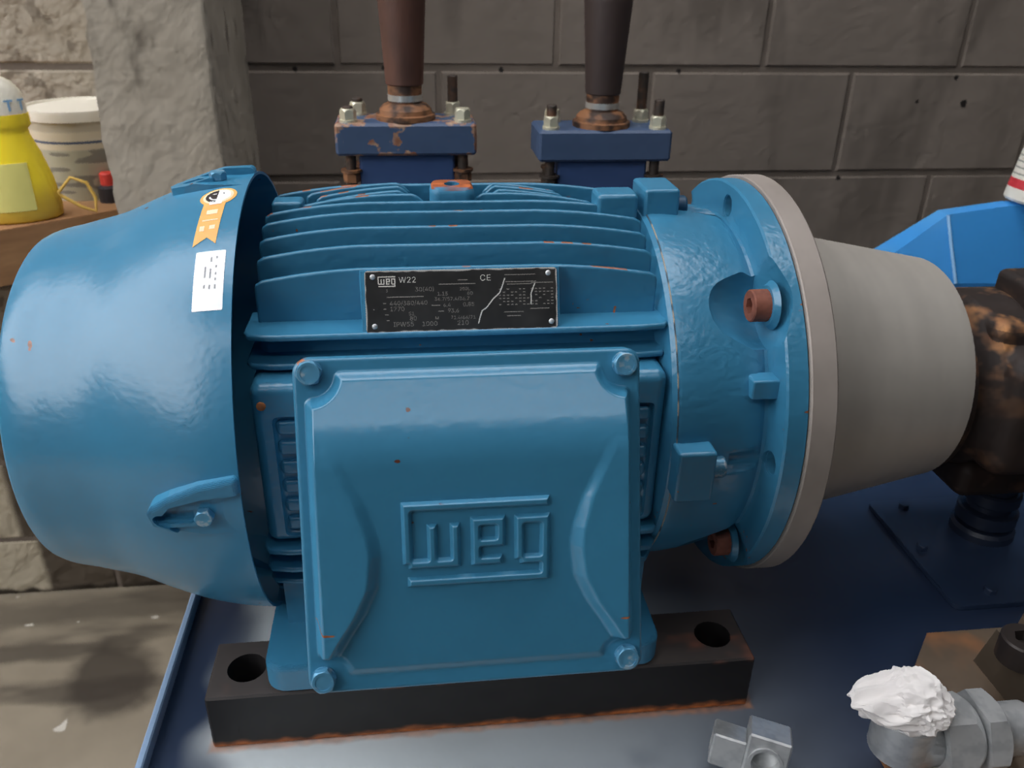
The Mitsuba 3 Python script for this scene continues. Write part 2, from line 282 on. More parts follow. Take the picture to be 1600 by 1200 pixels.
# ------------------------------------------------------------------ the setting
WY, FLOOR, TOP, BASE = 0.9752, -1.0, -0.18, -0.234
obj('floor', cbox(-5, 3.4, -4.5, 1.2, FLOOR - 0.1, FLOOR, 0.002), 'floor_concrete', False, kind='structure')
tag('wall_back', kind='structure')
scene['wall_back__mortar'] = mikit.ply(cbox(-5, 3.4, WY + 0.0035, WY + 0.2, FLOOR - 0.05, 2.4, 0.001), 'mortar', smooth=False)
bid = 0
rows = [0.152 - 0.2 * k for k in range(-4, 7)]      # joint under each row
jh = 0.0055
for ri, zb in enumerate(rows):
    k = round((0.152 - zb) / 0.2)
    z0, z1 = zb + jh, min(zb + 0.2 - jh, 2.4)
    if zb + 0.2 < FLOOR + 0.02: continue
    z0 = max(z0, FLOOR)
    off = 0.2784 if k == 0 else (0.2784 + 0.1825 if k == 1 else 0.2784 - 0.006 + (0.19 if k % 2 else (0.22 if k == 6 else 0.0)))
    for j in range(-6, 7):
        x0, x1 = off + 0.4 * j + jh * 0.8, off + 0.4 * (j + 1) - jh * 0.8
        if x1 < -1.5 or x0 > 1.7 or zb > 0.6: 
            continue
        dy = rng.uniform(-0.0015, 0.0015)
        e = 0.0035
        b = [(x0 + e, z0 + e), (x1 - e, z0 + e), (x1 - e, z1 - e), (x0 + e, z1 - e)]
        o_ = [(x0, z0), (x1, z0), (x1, z1), (x0, z1)]
        v = [(x, WY + dy, z) for x, z in b] + [(x, WY + dy + 0.004, z) for x, z in o_] + [(x, WY + 0.012, z) for x, z in o_]
        f = [(0, 1, 2), (0, 2, 3)]
        for a in range(4):
            a2 = (a + 1) % 4
            for L in (0, 4): f += [(L + 4 + a, L + 4 + a2, L + a2), (L + 4 + a, L + a2, L + a)]
        key = 'wall_back__block' + (f'_{bid:03d}' if bid else ''); bid += 1
        scene[key] = mikit.ply(trimesh.Trimesh(v, f, process=False), 'block', smooth=False)
# the concrete pillar, its arrises broken
def pillar():
    zs = np.linspace(FLOOR, 2.4, 170); ring = []
    xs = np.r_[np.linspace(-0.448, -0.278, 14)]
    for z in zs:
        nz = lambda s, a: a * (meshkit.fbm(np.array([[z * 9, s, 0.5]]), 4, 5)[0] - 0.5)
        L = 0.05 * (meshkit.fbm(np.array([[z * 10, 2.0, 0.5]]), 4, 5)[0] - 0.62); R = 0.02 * (meshkit.fbm(np.array([[z * 12, 7.0, 0.5]]), 4, 5)[0] - 0.5)
        fx0, fx1 = -0.452 - L, -0.278 + R * 0.4
        pts = [(fx0 - 0.004, WY + 0.02), (fx0 - 0.004, 0.80), (fx0 - 0.003, 0.69)]
        for q in np.linspace(0, 1, 10): pts.append((fx0 + (fx1 - fx0 - 0.006) * q, 0.672 + nz(q * 3, 0.006)))
        pts += [(fx1, 0.678 + abs(R) * 0.4), (fx1 + 0.0005, 0.80), (fx1, WY + 0.02)]
        ring.append([(x, y, z) for x, y in pts])
    V = np.array(ring); n, k = V.shape[:2]; f = []
    for i in range(n - 1):
        for j in range(k - 1):
            a, b, c, d = i * k + j, i * k + j + 1, (i + 1) * k + j + 1, (i + 1) * k + j
            f += [(a, b, c), (a, c, d)]
    return trimesh.Trimesh(V.reshape(-1, 3), f, process=False)
obj('concrete_pillar', pillar(), 'pillar_concrete', 70, 'rough grey concrete pillar with a chipped left edge standing against the block wall', kind='structure')
obj('ceiling_added', cat(cbox(-1.5, 3.4, -2.6, -1.8, 2.05, 2.09, 0.002), cbox(-1.5, 3.4, 0.62, 1.2, 2.05, 2.09, 0.002), cbox(1.2, 3.4, -1.9, 0.66, 2.05, 2.09, 0.002), cbox(-1.5, 1.25, -1.42, -0.42, 2.05, 2.09, 0.002)), 'roof_sheet', False, kind='structure')  # added unseen roof, openings placed to shape the light from above
obj('wall_front_added', cbox(-1.7, 3.4, -2.4, -2.25, FLOOR, 2.4, 0.002), 'plain_wall', False, kind='structure')  # added unseen wall, blocks light from the camera side
obj('wall_right', cbox(3.0, 3.2, -4.5, 1.2, FLOOR, 2.4, 0.002), 'plain_wall', False, kind='structure')
obj('wall_left', cbox(-3.6, -3.4, -4.5, 1.2, FLOOR - 0.1, 1.0, 0.002), 'plain_wall', False, kind='structure')  # unseen yard wall, height set to bound the light from the left

# ------------------------------------------------------------------ hydraulic tank under everything
tank = 'hydraulic_tank'
tag(tank, 'dark blue painted steel tank top that carries the motor and pump', 'tank')
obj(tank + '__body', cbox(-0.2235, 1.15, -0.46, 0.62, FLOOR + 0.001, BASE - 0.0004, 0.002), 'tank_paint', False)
obj(tank + '__edge_lip', cat(cbox(-0.2275, -0.2215, -0.46, 0.62, BASE - 0.05, BASE + 0.012, 0.0012), cbox(-0.2275, 1.15, 0.616, 0.622, BASE - 0.05, BASE + 0.012, 0.0012)), 'lip_paint', False, 'thin lighter blue raised lip along the tank edge')

# mounting bars
def bar(y0, y1):
    m = cbox(-0.174, 0.2732, y0, y1, BASE, TOP, 0.0016)
    yc = (y0 + y1) / 2
    for x in (-0.146, 0.246): m = m - M.cylinder(0.08, 0.0155, 0.0155, 48).translate([x, yc, BASE + 0.012])
    return m
def hole_floor(yc, x): return solid([(BASE + 0.013, 0.0154), (BASE + 0.017, 0.0154), (BASE + 0.02, 0.011), (BASE + 0.026, 0.0105)], 'z', (x, yc, 0), 32)
for nm, (y0, y1), lb in (('mounting_bar', (-0.1767, -0.1149), 'black steel bar with rusty bottom edge under the terminal box side of the motor'), ('mounting_bar_001', (0.1149, 0.1767), 'black steel bar under the far feet of the motor, next to the wall side')):
    tag(nm, lb, 'steel bar')
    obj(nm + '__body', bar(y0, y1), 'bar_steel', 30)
    for x in (-0.146, 0.246): obj(nm + '__sunk_screw', hole_floor((y0 + y1) / 2, x), 'bar_hole', 30, 'rusty screw head deep in the bar hole')

# ------------------------------------------------------------------ the motor
MO = 'electric_motor'
tag(MO, 'large blue finned electric motor with terminal box, nameplate and flange', 'motor')
FR = 0.130
obj(MO + '__frame', lathe([(-0.112, 0.108), (-0.112, 0.126), (-0.106, FR), (0.182, FR), (0.186, 0.155), (0.1895, 0.157), (0.1895, 0.118)], 'x', seg=128), 'paint_cast')
FL, FRR = -0.112, 0.181
def vfin(y, zt, zb, xl=FL, xr=FRR, t=0.0046, drop=0.009, l0=0.075, l1=0.085):
    fall = lambda q: zt - drop * (0.25 * q + 0.75 * q * q)
    R_ = [(xr - l1 * (1 - q), fall(q)) for q in (0, 0.2, 0.4, 0.6, 0.8, 0.93)] + [(xr - 0.001, fall(0.96) - 0.0022), (xr, fall(1) - 0.005)]
    L_ = [(xl + l0 * (1 - q), fall(q)) for q in (0, 0.2, 0.4, 0.6, 0.8, 0.93)] + [(xl + 0.001, fall(0.96) - 0.0022), (xl, fall(1) - 0.005)]
    pts = [(xl, zb), (xr, zb)] + R_[::-1] + L_
    return round_prism_xz(pts, y - t / 2, y + t / 2, t * 0.42)
zt_of = {0.0195: 0.1692, 0.0385: 0.1668, 0.0565: 0.1604, 0.075: 0.1524, 0.094: 0.1413}
for y, zt in zt_of.items():
    for s in (-1, 1):
        if s > 0 and y == 0.0195: continue
        obj(MO + '__fin', vfin(s * y, zt + (0.002 if s > 0 and y < 0.04 else 0), 0.090 if y > 0.09 else 0.105), 'paint_cast')
# short fins on either side of the lifting boss
for y, zt, a, b, c, d in ((-0.001, 0.1705, -0.088, 0.013, 0.048, 0.150), (0.0095, 0.1712, -0.072, 0.001, 0.062, 0.134), (0.0190, 0.1722, -0.076, 0.001, 0.060, 0.128), (0.0285, 0.1722, -0.085, 0.001, 0.060, 0.125)):
    for (x0, x1, l0, l1) in ((a, b, 0.07, 0.01), (c, d, 0.01, 0.07)):
        obj(MO + '__fin', vfin(y, zt, 0.125, x0, x1, 0.0042, 0.009 if min(l0, l1) > 0 else 0, max(l0, 0.012), max(l1, 0.012)), 'paint_cast')
# horizontal fins on both sides
def hfin(z, s, tip, xl=-0.12, xr=0.1885, t=0.005, root=0.075):
    pts = [(xl, root), (xr, root), (xr, tip - 0.012), (xr - 0.006, tip - 0.002), (xr - 0.03, tip), (xl + 0.02, tip), (xl + 0.004, tip - 0.003), (xl, tip - 0.01)]
    m = round_prism_xz(pts, z - t / 2, z + t / 2, t * 0.42)      # here local y is height
    return m.transform(np.array([[1, 0, 0, 0], [0, 0, s, 0], [0, 1, 0, 0]], np.float32) if s > 0 else np.array([[1, 0, 0, 0], [0, 0, -1, 0], [0, 1, 0, 0]], np.float32))
for s in (-1, 1):
    for z, tip in ((0.1002, 0.1225), (0.0785, 0.1235), (-0.066, 0.148), (-0.084, 0.146), (-0.102, 0.138), (-0.12, 0.124)) + (((0.058, 0.15), (0.037, 0.156), (0.016, 0.158), (-0.005, 0.158), (-0.026, 0.157), (-0.046, 0.154)) if s > 0 else ()):
        obj(MO + '__fin', hfin(z, s, tip), 'paint_cast')
# pad that carries the terminal box, with ribbed recesses
PY = -0.142
pad = rbox(-0.1165, 0.183, PY, -0.09, -0.060, 0.0735, 0.008, 16)
for x0, x1 in ((-0.1025, -0.02), (0.09, 0.1745)): pad = pad - rbox(x0, x1, PY - 0.02, PY + 0.0055, -0.054, 0.049, 0.004, 12)
obj(MO + '__terminal_pad', pad, 'paint_cast')
for x0, x1 in ((-0.1005, -0.024), (0.094, 0.1725)):
    for k in range(6):
        z = 0.0385 - 0.0165 * k
        obj(MO + '__terminal_pad__rib', rbox(x0, x1, PY + 0.0012, PY + 0.010, z - 0.0056, z + 0.0056, 0.003, 10), 'paint_cast')
obj(MO + '__terminal_pad__stud', solid([(-PY - 0.002, 0.0032), (-PY + 0.0012, 0.0032), (-PY + 0.0018, 0.002)], 'y', (-0.1085, 0, 0.0585)).transform(np.array([[1, 0, 0, 0], [0, -1, 0, 0], [0, 0, -1, 0.117]], np.float32)), 'orange_rust')
# lifting boss on top
bx, by = 0.0337, 0.004
boss = rbox(bx - 0.0178, bx + 0.0178, by - 0.0165, by + 0.0165, 0.125, 0.1790, 0.0085, 24)
boss = (boss ^ cbox(-1, 1, -1, 1, 0, 0.1768, 0.001)) - M.cylinder(0.03, 0.0062, 0.0062, 32).translate([bx, by, 0.16])
obj(MO + '__lifting_boss', boss, 'rusty_boss', 30, 'square boss with a rusty threaded hole')
obj(MO + '__lug', rbox(0.148, 0.182, -0.024, 0.004, 0.140, 0.1735, 0.004, 12), 'paint_cast')
obj(MO + '__lug', rbox(-0.108, -0.084, -0.008, 0.012, 0.120, 0.1665, 0.003, 12), 'paint_cast')
# feet
def foot(x0, x1, s):  # stands a hair above the bar
    y0, y1 = 0.052, 0.1765
    P = Polygon([(x0, y0), (x1, y0), (x1, y1), (x0, y1)]).buffer(-0.016).buffer(0.016, quad_segs=8)
    pl = prism(P, 0.0255, 0.004).translate([0, 0, TOP + 0.0004])
    web = M.hull_points(np.array([(x, y, z) for x in (x0 + 0.014, x1 - 0.006) for (y, z) in ((0.06, TOP + 0.01), (0.125, TOP + 0.02), (0.128, -0.06), (0.06, -0.06))], np.float32))
    m = pl + web
    return m if s > 0 else m.mirror([0, 1, 0])
for s in (-1, 1):
    for x0, x1 in ((-0.1265, -0.062), (0.126, 0.1905)): obj(MO + '__foot', foot(x0, x1, s), 'paint_cast')
# end shield and flange
es = lathe([(0.190, 0.11), (0.190, 0.1575), (0.193, 0.1585), (0.205, 0.1580), (0.235, 0.1545), (0.252, 0.1515), (0.258, 0.1480), (0.2605, 0.1465), (0.2630, 0.1470), (0.2645, 0.150), (0.265, 0.154), (0.265, 0.1735), (0.2665, 0.1752), (0.2812, 0.1752), (0.2812, 0.11)], 'x', seg=160)
obj(MO + '__joint_ring', lathe([(0.1893, 0.12), (0.1893, 0.1579), (0.1902, 0.1579), (0.1902, 0.12)], 'x', seg=128), 'worn_joint', 30, 'worn bare joint between frame and flange')
def ax_pt(R, deg): return (R * math.cos(math.radians(deg)), R * math.sin(math.radians(deg)))
for deg in (135, 225, 315, 45):
    y, z = ax_pt(0.158, deg)
    es = es - M.hull_points(np.vstack([tm(M.sphere(0.034, 64).scale([0.9, 1, 1]).translate([0.2445, y * 1.10, z * 1.10])).vertices, tm(solid([(0.250, 0.037), (0.2635, 0.039)], 'x', (0, y * 1.06, z * 1.06), 64)).vertices]).astype(np.float32))
    yb, zb = ax_pt(0.157 if deg == 135 else 0.154, deg)
    es = es + solid([(0.262, 0.0150), (0.2660, 0.0185)], 'x', (0, yb, zb), 48)
for deg in (90, 180, 270, 0):
    y, z = ax_pt(0.1565, deg)
    es = es - M.cylinder(0.034, 0.0098, 0.0098, 40).rotate([0, 90, 0]).translate([0.232, y, z])
    es = es - M.cylinder(0.08, 0.0098, 0.0078, 40).rotate([0, 90, 0]).translate([0.24, y, z])
    yl, zl = ax_pt(1, deg); q = np.array([0, yl, zl]); tdir = np.array([0, -zl, yl])
    es = es + frame(q * 0.15, np.array([1., 0, 0]), tdir, q, rbox(0.187, 0.2165, -0.0215, 0.0215, -0.02, 0.0265 if deg != 180 else 0.0225, 0.003, 12))
y, z = ax_pt(0.149, 157)
es = es + frame(np.array([0, y, z]), np.array([1., 0, 0]), np.array([0, -1., 0]), np.array([0, 0, -1.]), rbox(0.245, 0.2665, -0.004, 0.012, -0.0085, 0.0075, 0.0018, 8))
for deg in (90, 180):
    y, z = ax_pt(0.1565, deg)
    obj(MO + '__flange__tapped_hole', solid([(0.2782, 0.0079), (0.2808, 0.0079)], 'x', (0, y, z), 32), 'orange_rust', 30, 'rusty bottom of the bolt hole')
obj(MO + '__flange', es, 'paint_cast', 40, 'round blue mounting flange with bolt holes')
def cap_screw(x0, L, R, deg, rc, mt, key):
    y, z = ax_pt(rc, deg)
    m = solid([(x0, R * 0.93), (x0 + 0.001, R), (x0 + L, R)], 'x', (0, y, z), 48) - M.cylinder(0.02, R * 0.52, R * 0.52, 6).rotate([0, 90, 0]).translate([x0 - 0.01, y, z])
    obj(key, m, mt, 30)
for deg in (135, 225, 45, 315): cap_screw(0.2490, 0.0180, 0.0122, deg, 0.157 if deg == 135 else 0.154, 'rust_bolt', MO + '__flange__cap_screw')
for deg, mt in ((90, 'paint_dark'), (180, 'plated_bolt'), (270, 'paint_dark')):
    y, z = ax_pt(0.1575, deg)
    obj(MO + '__flange__through_bolt', solid([(0.215, 0.0085), (0.2265, 0.0085), (0.228, 0.0075)], 'x', (0, y, z), 32), mt, 30)
# fan cover
CX = np.array([-.294, -.2915, -.2877, -.2577, -.2277, -.1977, -.1677, -.1377, -.1212]); CR = np.array([.124, .1315, .1365, .1454, .1535, .1660, .1765, .1828, .1845])
from scipy.interpolate import PchipInterpolator
_cov = PchipInterpolator(CX, CR)
def cr(x): return float(_cov(x))
xs = np.r_[np.linspace(-.294, -.2877, 7), np.linspace(-.283, -.1212, 40)]
outer = [(x, cr(x)) for x in xs]; inner = [(x, cr(x) - 0.0022) for x in xs[::-1] if x > -.291]
cov = lathe([(-.294, 0.02)] + outer + inner + [(-.2915, 0.122), (-.2915, 0.02)], 'x', seg=192)
def hood(deg):
    yl, zl = ax_pt(1, deg); q = np.array([0, yl, zl]); td = np.array([0, zl, -yl])
    P = Polygon([(-.184, .003), (-.180, .0085), (-.168, .0155), (-.148, .0235), (-.1215, .0290), (-.1215, -.0185), (-.150, -.0175), (-.170, -.0125), (-.181, -.0065)]).buffer(-.003).buffer(.003, quad_segs=6)
    m = prism(P, 0.034, 0.004).translate([0, 0, 0.1545])
    slot = LineString([(-.176, -.0008), (-.1535, -.0008)]).buffer(.0036, quad_segs=8)
    m = m - prism(slot, 0.014).translate([0, 0, 0.1795])
    face = prism(Polygon([(-.179, -.0045), (-.168, .0085), (-.147, .0135), (-.10, .0175), (-.10, -.030), (-.15, -.030), (-.170, -.0085)]).buffer(-.002).buffer(.002), 0.02, 0).translate([0, 0, 0.1832])
    m = m - face
    m = m + prism(LineString([(-.1795, -.0062), (-.172, -.0078), (-.150, -.0072)]).buffer(.0019, quad_segs=6), 0.004, 0.0012).translate([0, 0, 0.1822])
    m = m - lathe([(-.2, 0), (-.2, .12), (-.18, cr(-.18) - .003), (-.12, .180), (-.11, .180), (-.11, 0)], 'x', seg=96).transform(np.array([[1, 0, 0, 0], [0, 1, 0, 0], [0, 0, 1, 0]], np.float32)) if False else m
    return frame(np.zeros(3), np.array([1., 0, 0]), td, q, m), q, td
hoods = []
for deg in (90, 180, 270):
    h, q, td = hood(deg)
    if deg == 90: h = h - cbox(-.1, .1, -.1, .1, 0, .1, .001).rotate([0, -16, 0]).translate([-.168, 0, .1815])
    cov = cov + (h - lathe([(-.3, 0), (-.3, .11), (-.19, .155), (-.121, .1822), (-.11, .1822), (-.11, 0)], 'x', seg=96))
    hoods.append((q, td))
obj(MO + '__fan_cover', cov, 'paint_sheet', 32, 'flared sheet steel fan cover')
for q, td in hoods:
    b = frame(q * 0.1836 + np.array([-.1465, 0, 0]) - td * 0.0015, np.array([1., 0, 0]), td, q, hexhead(0.0115, 0.0062))
    obj(MO + '__fan_cover__bolt', b, 'bolt_paint', 25)
def on_cover(poly, lift, thick=0.00015, size=0.004):
    """flat outline (x, arc length measured downwards from the top of the cover towards the camera) bent onto the fan cover"""
    m = trimesh.util.concatenate([trimesh.creation.extrude_polygon(g, thick, engine='earcut') for g in getattr(poly, 'geoms', [poly])])
    v, f = trimesh.remesh.subdivide_to_size(m.vertices, m.faces, size, max_iter=12)
    R = np.array([cr(x) for x in np.clip(v[:, 0], -.29, -.1212)]) + lift + v[:, 2]
    a = np.pi / 2 + v[:, 1] / 0.18
    return trimesh.Trimesh(np.c_[v[:, 0], R * np.cos(a), R * np.sin(a)], f, process=False)
d2s = lambda deg: math.radians(deg - 90) * 0.18
FC = MO + '__fan_cover__'
cx, cyy = -0.1405, d2s(101.3)
disc = Point(cx, cyy).buffer(0.0135, quad_segs=16)
rib = Polygon([(cx - 0.0090, cyy + 0.006), (cx + 0.0072, cyy + 0.006), (cx + 0.0052, d2s(119.3)), (cx - 0.0015, d2s(117.2)), (cx - 0.0108, d2s(119.6))])
obj(FC + 'award_sticker', on_cover(unary_union([rib, disc]), 0.0002), 'sticker_orange', True, 'orange rosette ribbon sticker')
obj(FC + 'award_sticker_face', on_cover(Point(cx, cyy).buffer(0.0112, quad_segs=16), 0.0004), 'sticker_cream', True)
core = Point(cx, cyy).buffer(0.0093, quad_segs=16)
obj(FC + 'award_sticker_dark', on_cover(core.intersection(sbox(cx - 0.02, cyy - 0.02, cx - 0.0005, cyy + 0.02)), 0.0006), 'sticker_black', True)
obj(FC + 'award_sticker_light', on_cover(unary_union([core.intersection(sbox(cx - 0.0005, cyy - 0.02, cx + 0.02, cyy + 0.02)), sbox(cx - 0.005, cyy + 0.0075, cx + 0.004, cyy + 0.0125)]), 0.0006), 'sticker_white', True)
arc = Point(cx, cyy).buffer(0.0055).exterior
smile = LineString([(cx - 0.0062, cyy + 0.001), (cx - 0.0052, cyy + 0.0038), (cx - 0.003, cyy + 0.0056), (cx - 0.0008, cyy + 0.0062)]).buffer(0.0006)
obj(FC + 'award_sticker_marks', on_cover(unary_union([smile, LineString([(cx - 0.004, cyy - 0.003), (cx - 0.002, cyy - 0.0032)]).buffer(0.0005)]), 0.0008), 'sticker_white', True)
obj(FC + 'award_sticker_dot', on_cover(Point(cx + 0.0036, cyy - 0.0028).buffer(0.0007), 0.0008), 'sticker_black', True)
lines = [sbox(cx - 0.0052, d2s(107.5), cx + 0.0026, d2s(109.2)), sbox(cx - 0.0072, d2s(111.2), cx + 0.004, d2s(111.6)), sbox(cx - 0.0078, d2s(113.3), cx - 0.0045, d2s(115)), sbox(cx - 0.001, d2s(113.3), cx + 0.003, d2s(114.6))]
obj(FC + 'award_sticker_print', on_cover(unary_union(lines), 0.0004), 'sticker_cream', True)
lab = sbox(-0.1478, d2s(121.4), -0.1272, d2s(136.2)).buffer(-0.001).buffer(0.001)
obj(FC + 'white_label', on_cover(lab, 0.0002), 'sticker_white', True, 'white printed label')
marks = []
for x, segs in ((-0.1408, ((125.6, 128.4), (130.2, 131.0))), (-0.1372, ((123.2, 124.4), (126.2, 128.6), (130.2, 131.2))), (-0.1335, ((123.0, 123.6), (125.4, 126.0), (127.2, 127.8), (128.6, 129.2), (130.2, 131.2)))):
    for a, b in segs: marks.append(sbox(x, d2s(a), x + 0.0011, d2s(b)))
obj(FC + 'white_label_print', on_cover(unary_union(marks), 0.0004), 'ink_grey', True)
# nameplate on its wedge
ln = math.radians(22); nb = np.array([0, -0.121, 0.1022])
nn = np.array([0, -math.cos(ln), math.sin(ln)]); nu = np.array([0, math.sin(ln), math.cos(ln)]); nx = np.array([1., 0, 0])
wedge = M.hull_points(np.array([nb + nx * x + nu * u + nn * w for x in (-0.0365, 0.1045) for (u, w) in ((-0.001, -0.0012), (0.0435, -0.0012))] + [(x, -0.0925, z) for x in (-0.0385, 0.1065) for z in (0.099, 0.139)], np.float32))
obj(MO + '__nameplate_seat', wedge, 'paint_cast')
NP = MO + '__nameplate'
obj(NP, frame(nb, nx, nu, nn, prism(sbox(-0.0339, 0, 0.1027, 0.0436).buffer(-0.0025).buffer(0.0025), 0.0012).translate([0, 0, -0.001])), 'plate_black', 25, 'black metal nameplate with worn silver edges')
for x, u in ((-0.0282, 0.0392), (0.0965, 0.0395), (-0.028, 0.0045), (0.0982, 0.0048)):
    obj(NP + '__rivet', frame(nb + nx * x + nu * u, nx, nu, nn, M.sphere(0.0021, 24).scale([1, 1, 0.6])), 'zinc', True)
def text(items, d=0.00012):
    out = []
    for s, x, u, h in items:
        t = meshkit.text_mesh(s, h, d); t.apply_translation([x, u, 0.0002]); out.append(frame(nb, nx, nu, nn, t))
    return trimesh.util.concatenate(out)
# (plate is 0.1366 x 0.0436 m)
obj(NP + '__title', text([('W22', -0.0102, 0.0348, 0.0040)], 0.0002), 'plate_print_light', False)
def strokes_logo(scale, ox, oy):
    W = [[(-0.0388, -0.02), (-0.0388, 0.0144), (0.042, 0.0144)], [(-0.0387, -0.0197), (-0.0119, -0.0197), (-0.0119, 0.004)], [(-0.0248, 0.004), (-0.0248, -0.0197)],
         [(0.015, -0.0195), (-0.0003, -0.0195), (-0.0003, 0.004), (0.0137, 0.004), (0.0137, -0.0087), (-0.0003, -0.0087)],
         [(0.0245, -0.0203), (0.0245, 0.004), (0.0392, 0.004), (0.0388, -0.0306), (-0.0395, -0.0306)], [(0.0245, -0.0202), (0.0388, -0.0202)]]
    return [LineString([(ox + x * scale, oy + y * scale) for x, y in L]) for L in W]
small = unary_union([l.buffer(0.00042, cap_style='flat', join_style='mitre') for l in strokes_logo(0.148, -0.0186, 0.0370)])
def flat(poly, d=0.0002): return trimesh.util.concatenate([trimesh.creation.extrude_polygon(g, d, engine='earcut') for g in getattr(poly, 'geoms', [poly])])
t = flat(small); t.apply_translation([0, 0, 0.0002])
obj(NP + '__logo', frame(nb, nx, nu, nn, t), 'plate_print_light', False)
obj(NP + '__conformity_mark', text([('C', 0.0472, 0.0350, 0.0042), ('E', 0.0518, 0.0350, 0.0042)], 0.0002), 'plate_print_light', False)
small_txt = [('3', -0.0195, 0.0285, 0.002), ('30(40)', 0.001, 0.0285, 0.003), ('200L', 0.0325, 0.0285, 0.0022), ('1.15', 0.0165, 0.0252, 0.0026), ('60', 0.0375, 0.0252, 0.0026),
             ('440/380/440', -0.0172, 0.0190, 0.0030), ('36.7/57.4/36.7', 0.0145, 0.0215, 0.0025), ('1770', -0.0172, 0.0150, 0.0030), ('6.4', 0.0205, 0.0172, 0.0026), ('0.85', 0.0345, 0.0172, 0.0028),
             ('93.6', 0.0235, 0.0130, 0.0028), ('S1', -0.004, 0.0118, 0.0024), ('80', -0.0035, 0.0082, 0.003), ('M', 0.0145, 0.0082, 0.0024), ('71.4/66/71', 0.0255, 0.0082, 0.0024),
             ('IPW55', -0.0150, 0.0040, 0.0032), ('1000', 0.0050, 0.0040, 0.0032), ('210', 0.0300, 0.0040, 0.0032)]
obj(NP + '__printing', text(small_txt), 'plate_print', False)
fine = []
r2 = random.Random(3)
for u in (0.0385, 0.0335, 0.0318): fine.append(sbox(0.064 + r2.uniform(0, .004), u, 0.084 + r2.uniform(0, .006), u + 0.0006))
for col in range(14):
    for row in range(6):
        if r2.random() < 0.75: fine.append(sbox(0.0605 + col * 0.0029, 0.0172 + row * 0.0022, 0.0622 + col * 0.0029, 0.0180 + row * 0.0022))
for x, u, w in ((-0.0188, 0.0245, 0.026), (-0.0215, 0.0202, 0.002), (-0.0215, 0.0162, 0.002), (-0.0205, 0.0122, 0.0025), (-0.0195, 0.0082, 0.002), (0.0125, 0.0180, 0.006), (0.0170, 0.0138, 0.004), (0.0315, 0.0355, 0.007), (0.0180, 0.0328, 0.026), (0.083, 0.0140, 0.014), (0.064, 0.0120, 0.014), (0.066, 0.0092, 0.010), (0.084, 0.0325, 0.016), (-0.0285, 0.016, 0.0008)):
    fine.append(sbox(x, u, x + w, u + 0.0007))
t = flat(unary_union(fine), 0.0001); t.apply_translation([0, 0, 0.0002])
obj(NP + '__fine_print', frame(nb, nx, nu, nn, t), 'plate_print', False, kind='stuff')
scr = [LineString([(0.0650, 0.0362), (0.0635, 0.0318), (0.0612, 0.0262), (0.0560, 0.0215), (0.0515, 0.0158), (0.0483, 0.0138), (0.0468, 0.0098), (0.0455, 0.0050)]), LineString([(0.0865, 0.0322), (0.0848, 0.0278), (0.0838, 0.0255), (0.0838, 0.0205), (0.0835, 0.0178)])]
t = flat(unary_union([s_.buffer(0.00045) for s_ in scr]), 0.0001); t.apply_translation([0, 0, 0.00025])
obj(NP + '__scratch', frame(nb, nx, nu, nn, t), 'plate_print_light', False)
# terminal box
bc = np.array([0.0302, -0.2775, 0.0492]); ph = 0.356
bn = np.array([0, -math.cos(ph), math.sin(ph)]); be1 = np.array([1., 0, 0]); be2 = np.array([0, math.sin(ph), math.cos(ph)])
TB = MO + '__terminal_box'
back = [(x, PY + 0.004, z) for x in (-0.055, 0.115) for z in (-0.05, 0.064)]
fr_ = [tuple(bc + be1 * a + be2 * b - bn * 0.010) for a in (-0.0955, 0.0955) for b in (-0.0945, 0.0945)] + [tuple(bc + be1 * a + be2 * b - bn * 0.05) for a in (-0.0935, 0.0935) for b in (-0.0925, 0.0925)]
obj(TB, M.hull_points(np.array(back + fr_, np.float32)), 'paint_cast', 30, 'cast box behind the terminal cover')
obj(TB + '__gasket', frame(bc, be1, be2, bn, prism(sbox(-0.0965, -0.0955, 0.0965, 0.0955).buffer(-0.01).buffer(0.01), 0.004).translate([0, 0, -0.0125])), 'dark_gasket', 25)
wL = np.array([(-0.0862, 0.085), (-0.0832, 0.0707), (-0.0796, 0.0528), (-0.0728, 0.0346), (-0.0639, 0.0161), (-0.0583, -0.0025), (-0.057, -0.0136), (-0.0592, -0.032), (-0.067, -0.0483), (-0.0754, -0.0609), (-0.0839, -0.0746), (-0.088, -0.085)])
wL[:, 0] = wL[:, 0]
def sst(a, b, x):
    t = np.clip((x - a) / (b - a), 0, 1); return t * t * (3 - 2 * t)
def centre_h(b):
    """height of the cover's middle panel above the rim: rises from the top edge to the bend, then falls to the bottom"""
    bend, w = 0.050, 0.013
    up, dn = -0.40, 0.128                       # slopes above and below the bend
    t = np.clip((b - (bend - w)) / (2 * w), 0, 1)
    return 0.0178 + dn * (np.minimum(b, bend - w) - (bend - w)) + (dn * t + (up - dn) * t * t / 2) * 2 * w + up * np.maximum(b - bend - w, 0) - 0.0002
def side_h(b): return centre_h(b) + np.maximum(0.050 - b, 0) * 0.088
